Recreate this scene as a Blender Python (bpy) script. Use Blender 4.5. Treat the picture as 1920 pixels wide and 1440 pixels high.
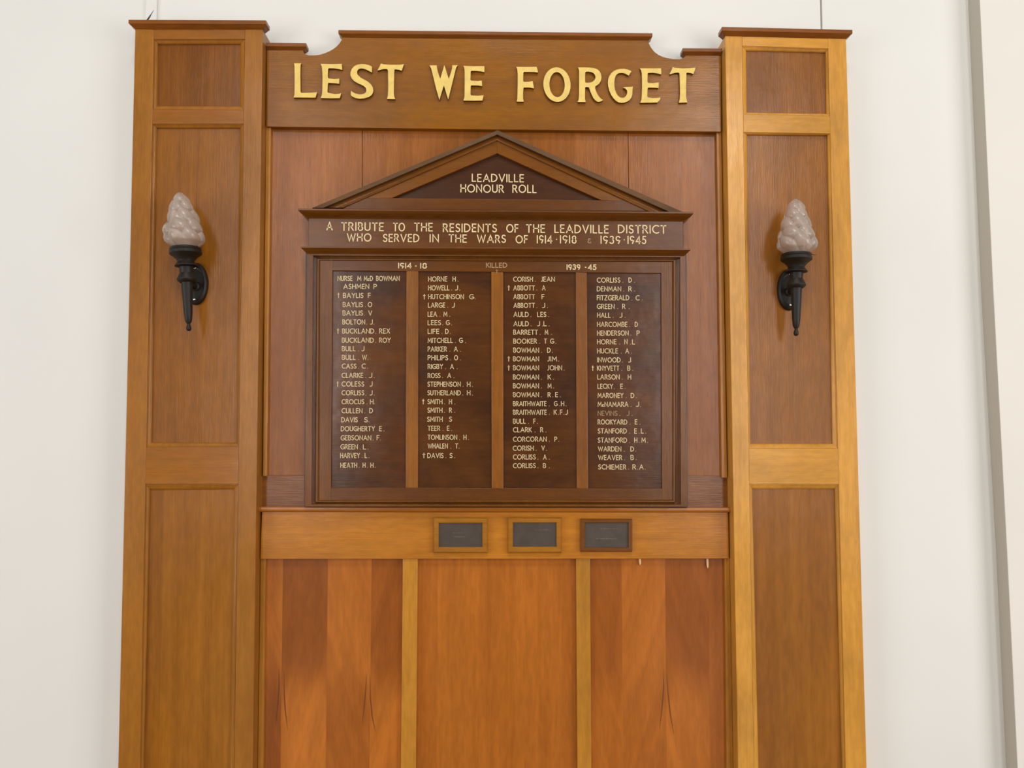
import bpy, bmesh, math, random
from mathutils import Vector, Matrix
from mathutils.geometry import tessellate_polygon
random.seed(7)
for o in list(bpy.data.objects): bpy.data.objects.remove(o)
SC = bpy.context.scene
COL = SC.collection
PI = math.pi

# ------------------------------------------------------------------ camera
F = 1442.0                                   # focal length in pixels of the 1920 x 1440 frame
ROT = Matrix(((0.9997825, 0.0012316, 0.0208177),
              (-0.0208538, 0.0533429, 0.9983585),
              (0.0001191, -0.9985755, 0.0533569)))   # camera (x right, y down, z forward) -> world
CAMPOS = Vector((0.0, -2.10, 1.60))
cd = bpy.data.cameras.new('camera'); cam = bpy.data.objects.new('camera', cd); COL.objects.link(cam)
cd.sensor_width = 36.0; cd.lens = F / 1920.0 * 36.0; cd.clip_start = 0.05; cd.clip_end = 60
m = ROT @ Matrix(((1, 0, 0), (0, -1, 0), (0, 0, -1)))
cam.matrix_world = Matrix.Translation(CAMPOS) @ m.to_4x4()
SC.camera = cam

# ------------------------------------------------------------------ light of the hall
W = bpy.data.worlds.new('world'); SC.world = W; W.use_nodes = True
bg = W.node_tree.nodes['Background']; bg.inputs[0].default_value = (1.0, 0.95, 0.87, 1); bg.inputs[1].default_value = 0.13

def area(name, loc, target, sx, sy, power, col=(1, 1, 1)):
    l = bpy.data.lights.new(name, 'AREA'); l.shape = 'RECTANGLE'; l.size = sx; l.size_y = sy
    l.energy = power; l.color = col
    o = bpy.data.objects.new(name, l); COL.objects.link(o); o.location = loc
    d = Vector(target) - Vector(loc); o.rotation_euler = d.to_track_quat('-Z', 'Y').to_euler()
    return o
area('hall_lamp', (0.0, -3.6, 5.9), (0, 0, 1.7), 1.2, 0.7, 75, (1.0, 0.975, 0.93))
area('hall_ceiling_light', (0.0, -1.9, 5.2), (0.0, -1.9, 0), 5.0, 2.4, 33, (1.0, 0.985, 0.95))
area('hall_side_window_right', (4.4, -3.4, 1.5), (0, 0, 1.2), 2.4, 2.4, 122, (0.98, 0.985, 0.99))
area('hall_side_window_left', (-4.4, -3.2, 1.4), (0, 0, 1.2), 2.2, 2.4, 88, (0.98, 0.985, 0.99))
area('hall_end_window_left', (-2.45, -7.6, 3.2), (0, 0, 1.8), 0.9, 5.4, 92, (0.97, 0.98, 1.0))
area('hall_end_window_right', (2.66, -7.6, 3.2), (0, 0, 1.8), 1.0, 5.4, 112, (0.97, 0.98, 1.0))
area('hall_globe_right', (2.72, -7.5, 5.35), (0.6, 0, 2.3), 0.30, 0.55, 16, (1.0, 0.97, 0.93))
SC.view_settings.view_transform = 'Standard'
SC.view_settings.look = 'None'
SC.view_settings.exposure = 0.02
SC.view_settings.gamma = 1.0
SC.view_settings.use_curve_mapping = False

# ------------------------------------------------------------------ helpers
def P(u, v, d=0.0):
    """point of the photograph (u, v) on the upright plane d metres in front of the wall"""
    w = ROT @ Vector((u - 960.0, v - 720.0, F))
    t = (-d - CAMPOS.y) / w.y
    return CAMPOS + w * t

def srgb(r, g, b):
    f = lambda c: (c / 255.0) / 12.92 if c / 255.0 <= 0.04045 else ((c / 255.0 + 0.055) / 1.055) ** 2.4
    return (f(r), f(g), f(b))

def link(name, me, mat=None, parent=None, smooth=False):
    o = bpy.data.objects.new(name, me); COL.objects.link(o)
    mats = mat if isinstance(mat, (list, tuple)) else [mat]
    for q in mats:
        if q and q.name not in [s.name for s in me.materials if s]: me.materials.append(q)
    if parent: o.parent = parent
    if smooth:
        for p in me.polygons: p.use_smooth = True
    return o

def thing(name, label, cat, loc=(0, 0, 0), group=None):
    o = bpy.data.objects.new(name, None); COL.objects.link(o); o.location = loc
    o.empty_display_size = 0.05
    o['label'] = label; o['category'] = cat
    if group: o['group'] = group
    return o

def tag(o, label, cat, group=None):
    o['label'] = label; o['category'] = cat
    if group: o['group'] = group
    return o

def struct(o):
    o['kind'] = 'structure'; return o

def bm_obj(name, bm, mat, parent=None, origin=None, bevel=0, smooth=False):
    bmesh.ops.remove_doubles(bm, verts=bm.verts, dist=1e-6)
    bmesh.ops.recalc_face_normals(bm, faces=bm.faces)
    if origin is not None:
        bmesh.ops.translate(bm, verts=bm.verts, vec=-Vector(origin))
    me = bpy.data.meshes.new(name); bm.to_mesh(me); bm.free()
    o = link(name, me, mat, parent, smooth)
    if bevel:
        b = o.modifiers.new('bevel', 'BEVEL'); b.width = bevel; b.segments = 2; b.limit_method = 'ANGLE'
        b.angle_limit = math.radians(35)
    return o

def slab_pts(bm, front, back_d):
    """closed slab: front = ordered points in an upright plane, extruded back to distance back_d from the wall"""
    n = len(front)
    fv = [bm.verts.new(p) for p in front]
    bv = [bm.verts.new((p[0], -back_d, p[2])) for p in front]
    for i in range(n):
        j = (i + 1) % n
        bm.faces.new((fv[i], fv[j], bv[j], bv[i]))
    tri = tessellate_polygon([[Vector((p[0], p[2], 0)) for p in front]])
    if n == 4:
        bm.faces.new(fv); bm.faces.new(list(reversed(bv)))
    else:
        for t in tri:
            bm.faces.new([fv[k] for k in t]); bm.faces.new([bv[k] for k in reversed(t)])

def board(name, quad, d, back, mat, parent=None, bevel=0.0012):
    """quad: TL, TR, BR, BL in pixels"""
    bm = bmesh.new()
    slab_pts(bm, [P(u, v, d) for u, v in quad], back)
    return bm_obj(name, bm, mat, parent, bevel=bevel)

def ring(name, levels, mat, parent=None, bevel=0):
    """levels: list of (quad px, d); successive rectangles joined by four mitred faces each"""
    bm = bmesh.new(); prev = None
    for quad, d in levels:
        vs = [bm.verts.new(P(u, v, d)) for u, v in quad]
        if prev:
            for i in range(4):
                j = (i + 1) % 4
                bm.faces.new((prev[i], prev[j], vs[j], vs[i]))
        prev = vs
    return bm_obj(name, bm, mat, parent, bevel=bevel)

def loft(name, A, B, mat, parent=None, cap=True, C_=None):
    """A, B: matching point chains (3D)"""
    bm = bmesh.new()
    st = [[bm.verts.new(p) for p in S] for S in ([A, B] if C_ is None else [A, B, C_])]
    for a, b in zip(st[:-1], st[1:]):
        for i in range(len(a)):
            j = (i + 1) % len(a)
            bm.faces.new((a[i], a[j], b[j], b[i]))
    if cap:
        bm.faces.new(st[0]); bm.faces.new(list(reversed(st[-1])))
    return bm_obj(name, bm, mat, parent)

def cap_moulding(name, uL, vL, uR, vR, d, prof, back, mat, parent=None, endL=True, endR=True):
    """moulding sitting on a body whose front is at d; (uL,vL)-(uR,vR) is the body's top edge; prof = (overhang, rise)"""
    a = P(uL, vL, d); b = P(uR, vR, d)
    bm = bmesh.new(); prev = None
    for o, h in prof:
        oL = o if endL else 0; oR = o if endR else 0
        vs = [bm.verts.new(q) for q in ((a.x - oL, -(d + o), a.z + h), (b.x + oR, -(d + o), b.z + h),
                                         (b.x + oR, -back, b.z + h), (a.x - oL, -back, a.z + h))]
        if prev:
            for i in range(4):
                j = (i + 1) % 4
                bm.faces.new((prev[i], prev[j], vs[j], vs[i]))
        else:
            bm.faces.new(vs)
        prev = vs
    bm.faces.new(list(reversed(prev)))
    return bm_obj(name, bm, mat, parent, bevel=0.0008)

def lathe(bm, prof, seg=40, cx=0.0, cy=0.0, close=True):
    """prof: (r, z)"""
    rows = []
    for r, z in prof:
        if r < 1e-6: rows.append([bm.verts.new((cx, cy, z))])
        else: rows.append([bm.verts.new((cx + r * math.cos(2 * PI * i / seg), cy + r * math.sin(2 * PI * i / seg), z)) for i in range(seg)])
    for a, b in zip(rows[:-1], rows[1:]):
        for i in range(seg):
            j = (i + 1) % seg
            if len(a) == 1 and len(b) == 1: continue
            if len(a) == 1: bm.faces.new((a[0], b[i], b[j]))
            elif len(b) == 1: bm.faces.new((a[i], a[j], b[0]))
            else: bm.faces.new((a[i], a[j], b[j], b[i]))
    if close:
        if len(rows[0]) > 1: bm.faces.new(rows[0])
        if len(rows[-1]) > 1: bm.faces.new(rows[-1])

def tube(bm, pts, rad, seg=10):
    rows = []
    for i, p in enumerate(pts):
        p = Vector(p)
        t = (Vector(pts[min(i + 1, len(pts) - 1)]) - Vector(pts[max(i - 1, 0)])).normalized()
        a = t.cross(Vector((0, 0, 1)))
        if a.length < 1e-3: a = t.cross(Vector((1, 0, 0)))
        a.normalize(); b = t.cross(a)
        r = rad[i] if isinstance(rad, (list, tuple)) else rad
        rows.append([bm.verts.new(p + (a * math.cos(2 * PI * k / seg) + b * math.sin(2 * PI * k / seg)) * r) for k in range(seg)])
    for a, b in zip(rows[:-1], rows[1:]):
        for i in range(seg):
            j = (i + 1) % seg
            bm.faces.new((a[i], a[j], b[j], b[i]))
    bm.faces.new(rows[0]); bm.faces.new(rows[-1])

# ------------------------------------------------------------------ materials
def new_mat(name):
    mt = bpy.data.materials.new(name); mt.use_nodes = True
    nt = mt.node_tree; b = nt.nodes['Principled BSDF']
    return mt, nt, b

def mixc(nt, fac, a, b, blend='MIX'):
    n = nt.nodes.new('ShaderNodeMix'); n.data_type = 'RGBA'; n.blend_type = blend
    for s, v in ((n.inputs[0], fac), (n.inputs[6], a), (n.inputs[7], b)):
        if hasattr(v, 'is_output'): nt.links.new(v, s)
        else: s.default_value = v if isinstance(v, (int, float)) else (*v, 1)
    return n.outputs[2]

def maprange(nt, src, a, b, c, d):
    n = nt.nodes.new('ShaderNodeMapRange')
    nt.links.new(src, n.inputs[0])
    for i, v in enumerate((a, b, c, d)): n.inputs[i + 1].default_value = v
    return n.outputs[0]

def wood(name, col, dark=0.62, grain='z', strips=0.0, blotch=0.25, rough=0.23, streak=0.35, tone=False, fig=False, fleck=0.30, spec=0.36, scale=1.0, rot=0.0):
    """varnished timber, col = lighter colour (linear), grain along 'z' or 'x'"""
    col = (col[0] * 0.98, col[1] * 0.95, col[2] * 0.62)
    mt, nt, b = new_mat(name)
    N, L = nt.nodes, nt.links
    tc = N.new('ShaderNodeTexCoord'); oi = N.new('ShaderNodeObjectInfo')
    off = N.new('ShaderNodeVectorMath'); off.operation = 'SCALE'; off.inputs[0].default_value = (13.1, 7.7, 5.3)
    L.new(oi.outputs['Random'], off.inputs['Scale'])
    add = N.new('ShaderNodeVectorMath'); add.operation = 'ADD'
    L.new(tc.outputs['Object'], add.inputs[0]); L.new(off.outputs[0], add.inputs[1])
    def noise(sx, sz, det=4, rgh=0.55, dist=0.0):
        mp = N.new('ShaderNodeMapping'); L.new(add.outputs[0], mp.inputs[0])
        mp.inputs['Rotation'].default_value = (0, rot, 0)
        s = (sx * scale, sx * scale, sz * scale) if grain == 'z' else (sz * scale, sx * scale, sx * scale)
        mp.inputs['Scale'].default_value = s
        n = N.new('ShaderNodeTexNoise'); n.inputs['Scale'].default_value = 1.0
        n.inputs['Detail'].default_value = det; n.inputs['Roughness'].default_value = rgh
        n.inputs['Distortion'].default_value = dist
        L.new(mp.outputs[0], n.inputs['Vector']); return n.outputs['Fac']
    wide = noise(22, 0.9, 3, 0.5, 0.6)
    mid = noise(70, 2.6, 3, 0.6, 0.3)
    fine = noise(420, 9.0, 2, 0.6)
    blo = noise(5.0, 2.2, 5, 0.62, 0.4)
    flk = noise(160, 30, 3, 0.7)
    dk = tuple(c * dark * q for c, q in zip(col, (1.0, 0.90, 0.78)))
    c = mixc(nt, maprange(nt, wide, 0.32, 0.68, 0, streak * 1.4), col, dk)
    c = mixc(nt, maprange(nt, mid, 0.35, 0.7, 0, streak), c, dk)
    c = mixc(nt, maprange(nt, blo, 0.42, 0.72, 0, blotch * 1.6), c, tuple(q * 0.55 for q in dk))
    c = mixc(nt, maprange(nt, blo, 0.20, 0.42, blotch * 0.8, 0), c, tuple(min(1, q * 1.35) for q in col))
    c = mixc(nt, maprange(nt, fine, 0.5, 0.8, 0, 0.22), c, tuple(q * 0.7 for q in dk))
    mo = noise(95, 22, 3, 0.6)
    c = mixc(nt, maprange(nt, mo, 0.45, 0.75, 0, 0.20), c, tuple(q * 0.62 for q in dk))
    c = mixc(nt, maprange(nt, mo, 0.50, 0.28, 0, 0.14), c, tuple(min(1, q * 1.3) for q in col))
    if fig:                                    # slanting figure, mirrored from one veneer leaf to the next
        rots = []
        for sg in (0.30, -0.30):
            mp = N.new('ShaderNodeMapping'); L.new(add.outputs[0], mp.inputs[0]); mp.vector_type = 'POINT'
            r0 = N.new('ShaderNodeMapping'); L.new(add.outputs[0], r0.inputs[0]); r0.inputs['Rotation'].default_value = (0, sg, 0)
            L.new(r0.outputs[0], mp.inputs[0]); mp.inputs['Scale'].default_value = (34, 10, 2.2)
            n = N.new('ShaderNodeTexNoise'); n.inputs['Scale'].default_value = 1.0; n.inputs['Detail'].default_value = 3; n.inputs['Distortion'].default_value = 0.5
            L.new(mp.outputs[0], n.inputs['Vector']); rots.append(n.outputs['Fac'])
        a0 = N.new('ShaderNodeAttribute'); a0.attribute_name = 'tone'
        mm = N.new('ShaderNodeMix'); mm.data_type = 'FLOAT'
        L.new(a0.outputs['Alpha'], mm.inputs[0]); L.new(rots[0], mm.inputs[2]); L.new(rots[1], mm.inputs[3])
        c = mixc(nt, maprange(nt, mm.outputs[0], 0.50, 0.70, 0, 0.32), c, dk)
        c = mixc(nt, maprange(nt, mm.outputs[0], 0.48, 0.32, 0, 0.25), c, tuple(min(1, q * 1.3) for q in col))
    c = mixc(nt, maprange(nt, flk, 0.66, 0.80, 0, fleck), c, tuple(q * 0.4 for q in dk))
    if tone:
        at = N.new('ShaderNodeAttribute'); at.attribute_name = 'tone'
        c = mixc(nt, 1.0, c, at.outputs['Color'], 'MULTIPLY')
    L.new(c, b.inputs['Base Color'])
    L.new(maprange(nt, blo, 0.3, 0.7, rough - 0.04, rough + 0.05), b.inputs['Roughness'])
    b.inputs['Specular IOR Level'].default_value = spec
    bp = N.new('ShaderNodeBump'); bp.inputs['Strength'].default_value = 0.10; bp.inputs['Distance'].default_value = 0.002
    mx = N.new('ShaderNodeMath'); mx.operation = 'ADD'; L.new(fine, mx.inputs[0]); L.new(flk, mx.inputs[1])
    L.new(mx.outputs[0], bp.inputs['Height'])
    wv = N.new('ShaderNodeTexNoise'); wv.inputs['Scale'].default_value = 9; wv.inputs['Detail'].default_value = 3
    L.new(add.outputs[0], wv.inputs['Vector'])
    b2 = N.new('ShaderNodeBump'); b2.inputs['Strength'].default_value = 0.22; b2.inputs['Distance'].default_value = 0.006
    L.new(wv.outputs['Fac'], b2.inputs['Height']); L.new(bp.outputs[0], b2.inputs['Normal']); L.new(b2.outputs[0], b.inputs['Normal'])
    return mt

def plain(name, col, rough=0.5, metal=0.0, var=0.0, vs=60, bump=0.0, spec=0.5):
    mt, nt, b = new_mat(name)
    b.inputs['Roughness'].default_value = rough; b.inputs['Metallic'].default_value = metal
    b.inputs['Specular IOR Level'].default_value = spec
    b.inputs['Base Color'].default_value = (*col, 1)
    if var or bump:
        tc = nt.nodes.new('ShaderNodeTexCoord'); n = nt.nodes.new('ShaderNodeTexNoise')
        n.inputs['Scale'].default_value = vs; n.inputs['Detail'].default_value = 4
        nt.links.new(tc.outputs['Object'], n.inputs['Vector'])
        c = mixc(nt, maprange(nt, n.outputs['Fac'], 0.35, 0.7, 0, 1), col, tuple(q * (1 - var) for q in col))
        nt.links.new(c, b.inputs['Base Color'])
        if bump:
            bp = nt.nodes.new('ShaderNodeBump'); bp.inputs['Strength'].default_value = bump; bp.inputs['Distance'].default_value = 0.002
            nt.links.new(n.outputs['Fac'], bp.inputs['Height']); nt.links.new(bp.outputs[0], b.inputs['Normal'])
    return mt
# ------------------------------------------------------------------ colours
M = {}
M['wall'] = plain('cream_painted_sheet', srgb(224, 222, 215), 0.62, var=0.05, vs=1.3, bump=0.0, spec=0.3)
M['floor'] = wood('floor_boards', srgb(150, 105, 65), grain='x')
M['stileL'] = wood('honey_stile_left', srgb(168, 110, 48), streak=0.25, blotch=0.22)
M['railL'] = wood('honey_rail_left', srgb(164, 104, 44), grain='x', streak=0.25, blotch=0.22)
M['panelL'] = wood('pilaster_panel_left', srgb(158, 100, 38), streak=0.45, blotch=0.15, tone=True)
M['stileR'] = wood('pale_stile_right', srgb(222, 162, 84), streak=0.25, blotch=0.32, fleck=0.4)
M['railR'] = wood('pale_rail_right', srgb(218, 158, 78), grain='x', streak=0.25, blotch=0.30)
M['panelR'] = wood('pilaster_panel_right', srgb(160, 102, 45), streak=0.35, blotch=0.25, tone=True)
M['cap'] = wood('cap_wood', srgb(142, 84, 36), grain='x', blotch=0.25)
M['header'] = wood('header_wood', srgb(154, 98, 24), grain='x', dark=0.72, blotch=0.35, streak=0.35)
M['upper'] = wood('upper_panel_wood', srgb(168, 102, 46), streak=0.40, blotch=0.14, tone=True)
M['bead'] = wood('bead_wood', srgb(186, 126, 60), streak=0.2)
M['rail'] = wood('plaque_rail_wood', srgb(200, 130, 52), grain='x', blotch=0.25, streak=0.3)
M['ledge'] = wood('ledge_wood', srgb(176, 108, 46), grain='x', blotch=0.2)
M['backrail'] = wood('backing_rail_wood', srgb(142, 86, 36), grain='x', blotch=0.3, rough=0.19)
M['lower'] = wood('lower_panel_wood', srgb(196, 118, 54), streak=0.20, blotch=0.14, tone=True, fig=True)
M['lowerC'] = wood('lower_middle_panel_wood', srgb(192, 115, 52), streak=0.34, blotch=0.14, tone=True)
M['lstile'] = wood('lower_stile_wood', srgb(200, 140, 64), streak=0.2, blotch=0.3)
M['dark'] = wood('dark_rail_wood', srgb(112, 66, 24), grain='x', blotch=0.25, rough=0.25)
M['darkv'] = wood('dark_stile_wood', srgb(122, 74, 28), blotch=0.3, rough=0.25)
M['mull'] = wood('mullion_wood', srgb(154, 96, 36), blotch=0.35, streak=0.5, rough=0.25)
M['name'] = wood('name_panel_wood', srgb(98, 58, 30), grain='x', blotch=0.75, streak=0.35, rough=0.19)
M['tymp'] = wood('tympanum_wood', srgb(80, 44, 18), grain='x', blotch=0.3, rough=0.25)
M['rake'] = wood('raking_wood', srgb(132, 80, 28), grain='x', blotch=0.2, rot=0.4)
M['dust'] = wood('dusty_moulding_wood', srgb(104, 72, 44), grain='x', blotch=0.5, rough=0.6)
M['groove'] = wood('groove_wood', srgb(74, 40, 16), grain='x', blotch=0.2)
M['plaqueA'] = wood('plaque_frame_wood', srgb(176, 118, 48), grain='x', blotch=0.2)
M['plaqueB'] = wood('plaque_frame_dark_wood', srgb(122, 74, 38), grain='x', blotch=0.2)
M['plate'] = plain('dull_bronze_plate', srgb(86, 76, 66), 0.42, 0.35, var=0.2, vs=40)
M['mark'] = plain('worn_engraving', srgb(128, 116, 96), 0.5)
M['gold'] = plain('gilt_paint', srgb(234, 200, 104), 0.50, 0.0, var=0.16, vs=45, bump=0.15)
M['goldside'] = plain('letter_edge', srgb(110, 66, 24), 0.6)
M['cream'] = plain('cream_lettering', srgb(232, 208, 158), 0.5)
M['faint'] = plain('faded_lettering', srgb(168, 136, 94), 0.5)
M['dot'] = plain('faded_dots', srgb(176, 138, 92), 0.5)
M['iron'] = plain('black_iron', srgb(35, 28, 20), 0.46, 0.0, var=0.2, vs=120, bump=0.06, spec=0.3)
M['screw'] = plain('bright_screw', (0.8, 0.8, 0.78), 0.2, 1.0)
M['peg'] = plain('raw_peg', srgb(238, 196, 138), 0.6)
M['grain'] = plain('grain_line', srgb(112, 58, 20), 0.45)
M['wirem'] = plain('dark_wire', srgb(66, 60, 50), 0.6)
M['lamp'] = plain('lamp_white', (0.85, 0.84, 0.80), 0.35)
# frosted flame glass
mt, nt, b = new_mat('frosted_glass')
b.inputs['Base Color'].default_value = (*srgb(226, 208, 192), 1); b.inputs['Roughness'].default_value = 0.26
b.inputs['Transmission Weight'].default_value = 0.66; b.inputs['IOR'].default_value = 1.45
M['glass'] = mt
M['trimside'] = plain('trim_side_painted_shade', srgb(186, 180, 168), 0.6)  # trim colour darkened: shade of the left-facing return is put into the paint
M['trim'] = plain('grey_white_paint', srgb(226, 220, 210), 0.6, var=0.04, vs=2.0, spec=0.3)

# ------------------------------------------------------------------ the wall
def wbox(name, x0, x1, y0, y1, z0, z1, mat, parent=None, bevel=0):
    bm = bmesh.new()
    bmesh.ops.create_cube(bm, size=1)
    bmesh.ops.scale(bm, verts=bm.verts, vec=(x1 - x0, y1 - y0, z1 - z0))
    bmesh.ops.translate(bm, verts=bm.verts, vec=((x0 + x1) / 2, (y0 + y1) / 2, (z0 + z1) / 2))
    return bm_obj(name, bm, mat, parent, bevel=bevel)
wall = struct(wbox('wall_back', -3.0, 3.2, 0.012, 0.12, 0, 3.6, M['wall']))
xg = P(1537.8, 20).x; xh = P(1541.6, 20).x; xl = P(284, 20).x
wbox('panel', -3.0, xl - 0.001, 0, 0.012, 0, 3.6, M['wall'], wall)
wbox('panel', xl + 0.001, xg, 0, 0.012, 0, 3.6, M['wall'], wall)
wbox('panel', xh, 3.2, 0, 0.012, 0, 3.6, M['wall'], wall)
struct(wbox('floor', -3.0, 3.2, -5.0, 0.12, -0.05, 0, M['floor']))
# cover strip over the joint at the upper left
a = P(274.5, 20).x; b_ = P(296, 20).x
struct(wbox('trim_1', a, b_, -0.008, 0, 0, 3.6, M['wall'], None, bevel=0.003))
# wall that steps forward at the right
bm = bmesh.new()
k0 = [(1815, 0), (1839, 540), (1867, 1030), (1886, 1440)]; k1 = [(1837, 0), (1862, 540), (1888, 1030), (1908, 1440)]
def ext(k, v, d):
    (ua, va), (ub, vb) = k[0], k[-1]
    return P(ua + (ub - ua) * (v - va) / (vb - va), v, d)
top0, bot0 = ext(k0, -580, 0), ext(k0, 1888, 0)
top1, bot1 = ext(k1, -620, 0.05), ext(k1, 1925, 0.05)
A = [bot0, P(*k0[3]), P(*k0[2]), P(*k0[1]), P(*k0[0]), top0]
B = [bot1, P(*k1[3], 0.05), P(*k1[2], 0.05), P(*k1[1], 0.05), P(*k1[0], 0.05), top1]
rows = []
for p, q in zip(A, B):
    zc = min(max((p.z + q.z) / 2, 0), 3.6)
    rows.append([bm.verts.new((p.x, 0, zc)), bm.verts.new((q.x, -0.05, zc)), bm.verts.new((3.2, -0.05, zc)), bm.verts.new((3.2, 0, zc))])
for r, s in zip(rows[:-1], rows[1:]):
    for i in range(4):
        j = (i + 1) % 4; bm.faces.new((r[i], r[j], s[j], s[i]))
bm.faces.new(rows[0]); bm.faces.new(rows[-1])
for f in bm.faces:
    f.material_index = 0
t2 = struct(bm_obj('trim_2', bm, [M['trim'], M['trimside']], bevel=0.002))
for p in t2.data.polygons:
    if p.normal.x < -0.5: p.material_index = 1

# ------------------------------------------------------------------ veneered panels with strips of different tone
def veneer(name, quad, d, back, mat, parent, strips=None, flip=None, rows=14):
    """quad TL TR BR BL px; strips = [(fraction, tone above, tone below)], flip = fraction of height where tones change"""
    tl, tr, br, bl = [P(u, v, d) for u, v in quad]
    if strips is None: strips = [(1.0, 1.0, 1.0)]
    bm = bmesh.new(); lay = bm.loops.layers.float_color.new('tone')
    def at(s, t): 
        a = tl.lerp(tr, s); b = bl.lerp(br, s); return a.lerp(b, t)
    s0 = 0.0
    base_t = lambda T: (T, T * (0.75 + 0.25 * T), T * (0.8 + 0.2 * T))
    ts = [i / rows for i in range(rows + 1)] if flip else [0.0, 1.0]
    if flip: ts = sorted(set([0, 0.12, flip - 0.09, flip - 0.04, flip - 0.015, flip + 0.015, flip + 0.05, flip + 0.12, 1.0]))
    for ks, (s1, ta, tb) in enumerate(strips):
        for a, b in zip(ts[:-1], ts[1:]):
            vs = [bm.verts.new(at(s, t)) for s, t in ((s0, a), (s1, a), (s1, b), (s0, b))]
            f = bm.faces.new(vs)
            for lp, t in zip(f.loops, (a, a, b, b)):
                if flip:
                    w = min(max((t - (flip - 0.06)) / 0.12, 0), 1); w = w * w * (3 - 2 * w)
                else: w = t
                lp[lay] = (*base_t(ta + (tb - ta) * w), ks % 2)
        s0 = s1
    # edges back to the wall side
    for p, q in ((tl, tr), (tr, br), (br, bl), (bl, tl)):
        f = bm.faces.new([bm.verts.new(x) for x in (q, p, (p.x, -back, p.z), (q.x, -back, q.z))])
        for lp in f.loops: lp[lay] = (1, 1, 1, 1)
    me = bpy.data.meshes.new(name); bm.to_mesh(me); bm.free()
    return link(name, me, mat, parent)

def lerpq(q, s, t):
    (ax, ay), (bx, by), (cx, cy), (dx, dy) = q
    return (ax + (bx - ax) * s + ((dx + (cx - dx) * s) - (ax + (bx - ax) * s)) * t,
            ay + (by - ay) * s + ((dy + (cy - dy) * s) - (ay + (by - ay) * s)) * t)

# ------------------------------------------------------------------ pilasters
DS, DP = 0.066, 0.053          # face of the frame, face of the sunk panels
def on(line, v):
    (ua, va), (ub, vb) = line; return ua + (ub - ua) * (v - va) / (vb - va)

def pilaster(side, label, outL, outR, top, openings, sm, rm, pm, strips):
    t = thing('wooden_pilaster', label, 'pilaster', (P((on(outL, 1890) + on(outR, 1890)) / 2, 1890, 0).x, 0, 0), 'pilasters either side of the honour roll')
    org = t.location.copy()
    made = []
    VB = 1900
    # inner edges of the stiles follow the openings
    il = [(op[0][0][0], op[0][0][1]) for op in openings]; il += [(op[0][3][0], op[0][3][1]) for op in openings]
    ir = [(op[0][1][0], op[0][1][1]) for op in openings]; ir += [(op[0][2][0], op[0][2][1]) for op in openings]
    def fit(pts):
        n = len(pts); mv = sum(p[1] for p in pts) / n; mu = sum(p[0] for p in pts) / n
        k = sum((p[1] - mv) * (p[0] - mu) for p in pts) / sum((p[1] - mv) ** 2 for p in pts)
        return lambda v: mu + k * (v - mv)
    fl, fr = fit(il), fit(ir)
    tl, tr = top
    f = 0.002
    made.append(board('stile', [(on(outL, tl), tl), (fl(tl), tl + 1), (fl(VB), VB), (on(outL, VB), VB)], DS, 0.0, sm, t))
    made.append(board('stile', [(fr(tl), tr - 1), (on(outR, tr), tr), (on(outR, VB), VB), (fr(VB), VB)], DS, 0.0, sm, t))
    # rails
    ys = [(tl + 1, tr - 1)]
    for op in openings: ys.append((op[0][0][1], op[0][1][1])); ys.append((op[0][3][1], op[0][2][1]))
    ys.append((VB, VB))
    for k in range(0, len(ys), 2):
        (a0, a1), (b0, b1) = ys[k], ys[k + 1]
        made.append(board('rail', [(fl(a0), a0), (fr(a1), a1), (fr(b1), b1), (fl(b0), b0)], DS - 0.0006, 0.0, rm, t))
    for (oq, iq), st in zip(openings, strips):
        oq = [(fl(oq[0][1]), oq[0][1]), (fr(oq[1][1]), oq[1][1]), (fr(oq[2][1]), oq[2][1]), (fl(oq[3][1]), oq[3][1])]
        L = lambda s: [(o[0] + (i[0] - o[0]) * s, o[1] + (i[1] - o[1]) * s) for o, i in zip(oq, iq)]
        made.append(ring('panel_moulding', [(L(0), DS - 0.001), (L(0.06), DS - 0.003), (L(0.22), DS - 0.003), (L(0.30), DS - 0.0045), (L(0.62), DS - 0.0065), (L(0.88), DS - 0.0095), (L(1.0), DP)], sm, t))
        made.append(veneer('panel', L(1.0), DP, 0.02, pm, t, st))
    prof = [(0.0, -0.001), (0.0015, 0.0), (0.004, 0.002), (0.0085, 0.006), (0.0125, 0.0085), (0.0125, 0.0185)]
    made.append(cap_moulding('cap_moulding', on(outL, tl), tl, on(outR, tr), tr, DS, prof, 0.044, M['cap'], t))
    for o in made:
        o.location = -org
    return t

VBO = 1780
LO = [([(287.5, 73.7), (457.5, 73.7), (456, 206), (286, 205)], [(297, 84), (451, 83.5), (450.5, 199.5), (296, 199)]),
      ([(285.5, 232.5), (456, 232.5), (450.5, 837), (274.5, 838)], [(295, 241), (450, 241), (442.5, 830), (285, 829.5)]),
      ([(272.5, 908), (448.4, 907.8), (432, VBO), (256, VBO)], [(282, 919), (438.5, 917.5), (422, VBO - 10), (264, VBO - 10)])]
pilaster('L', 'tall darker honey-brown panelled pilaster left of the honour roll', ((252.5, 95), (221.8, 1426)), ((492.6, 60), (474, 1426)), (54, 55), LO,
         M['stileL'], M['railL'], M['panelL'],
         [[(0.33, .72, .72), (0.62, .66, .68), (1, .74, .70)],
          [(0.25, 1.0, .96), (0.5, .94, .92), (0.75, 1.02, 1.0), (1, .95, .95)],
          [(0.17, .98, .85), (0.5, 1.12, 1.0), (0.77, 1.10, 1.0), (1, 1.18, 1.12)]])
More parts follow.
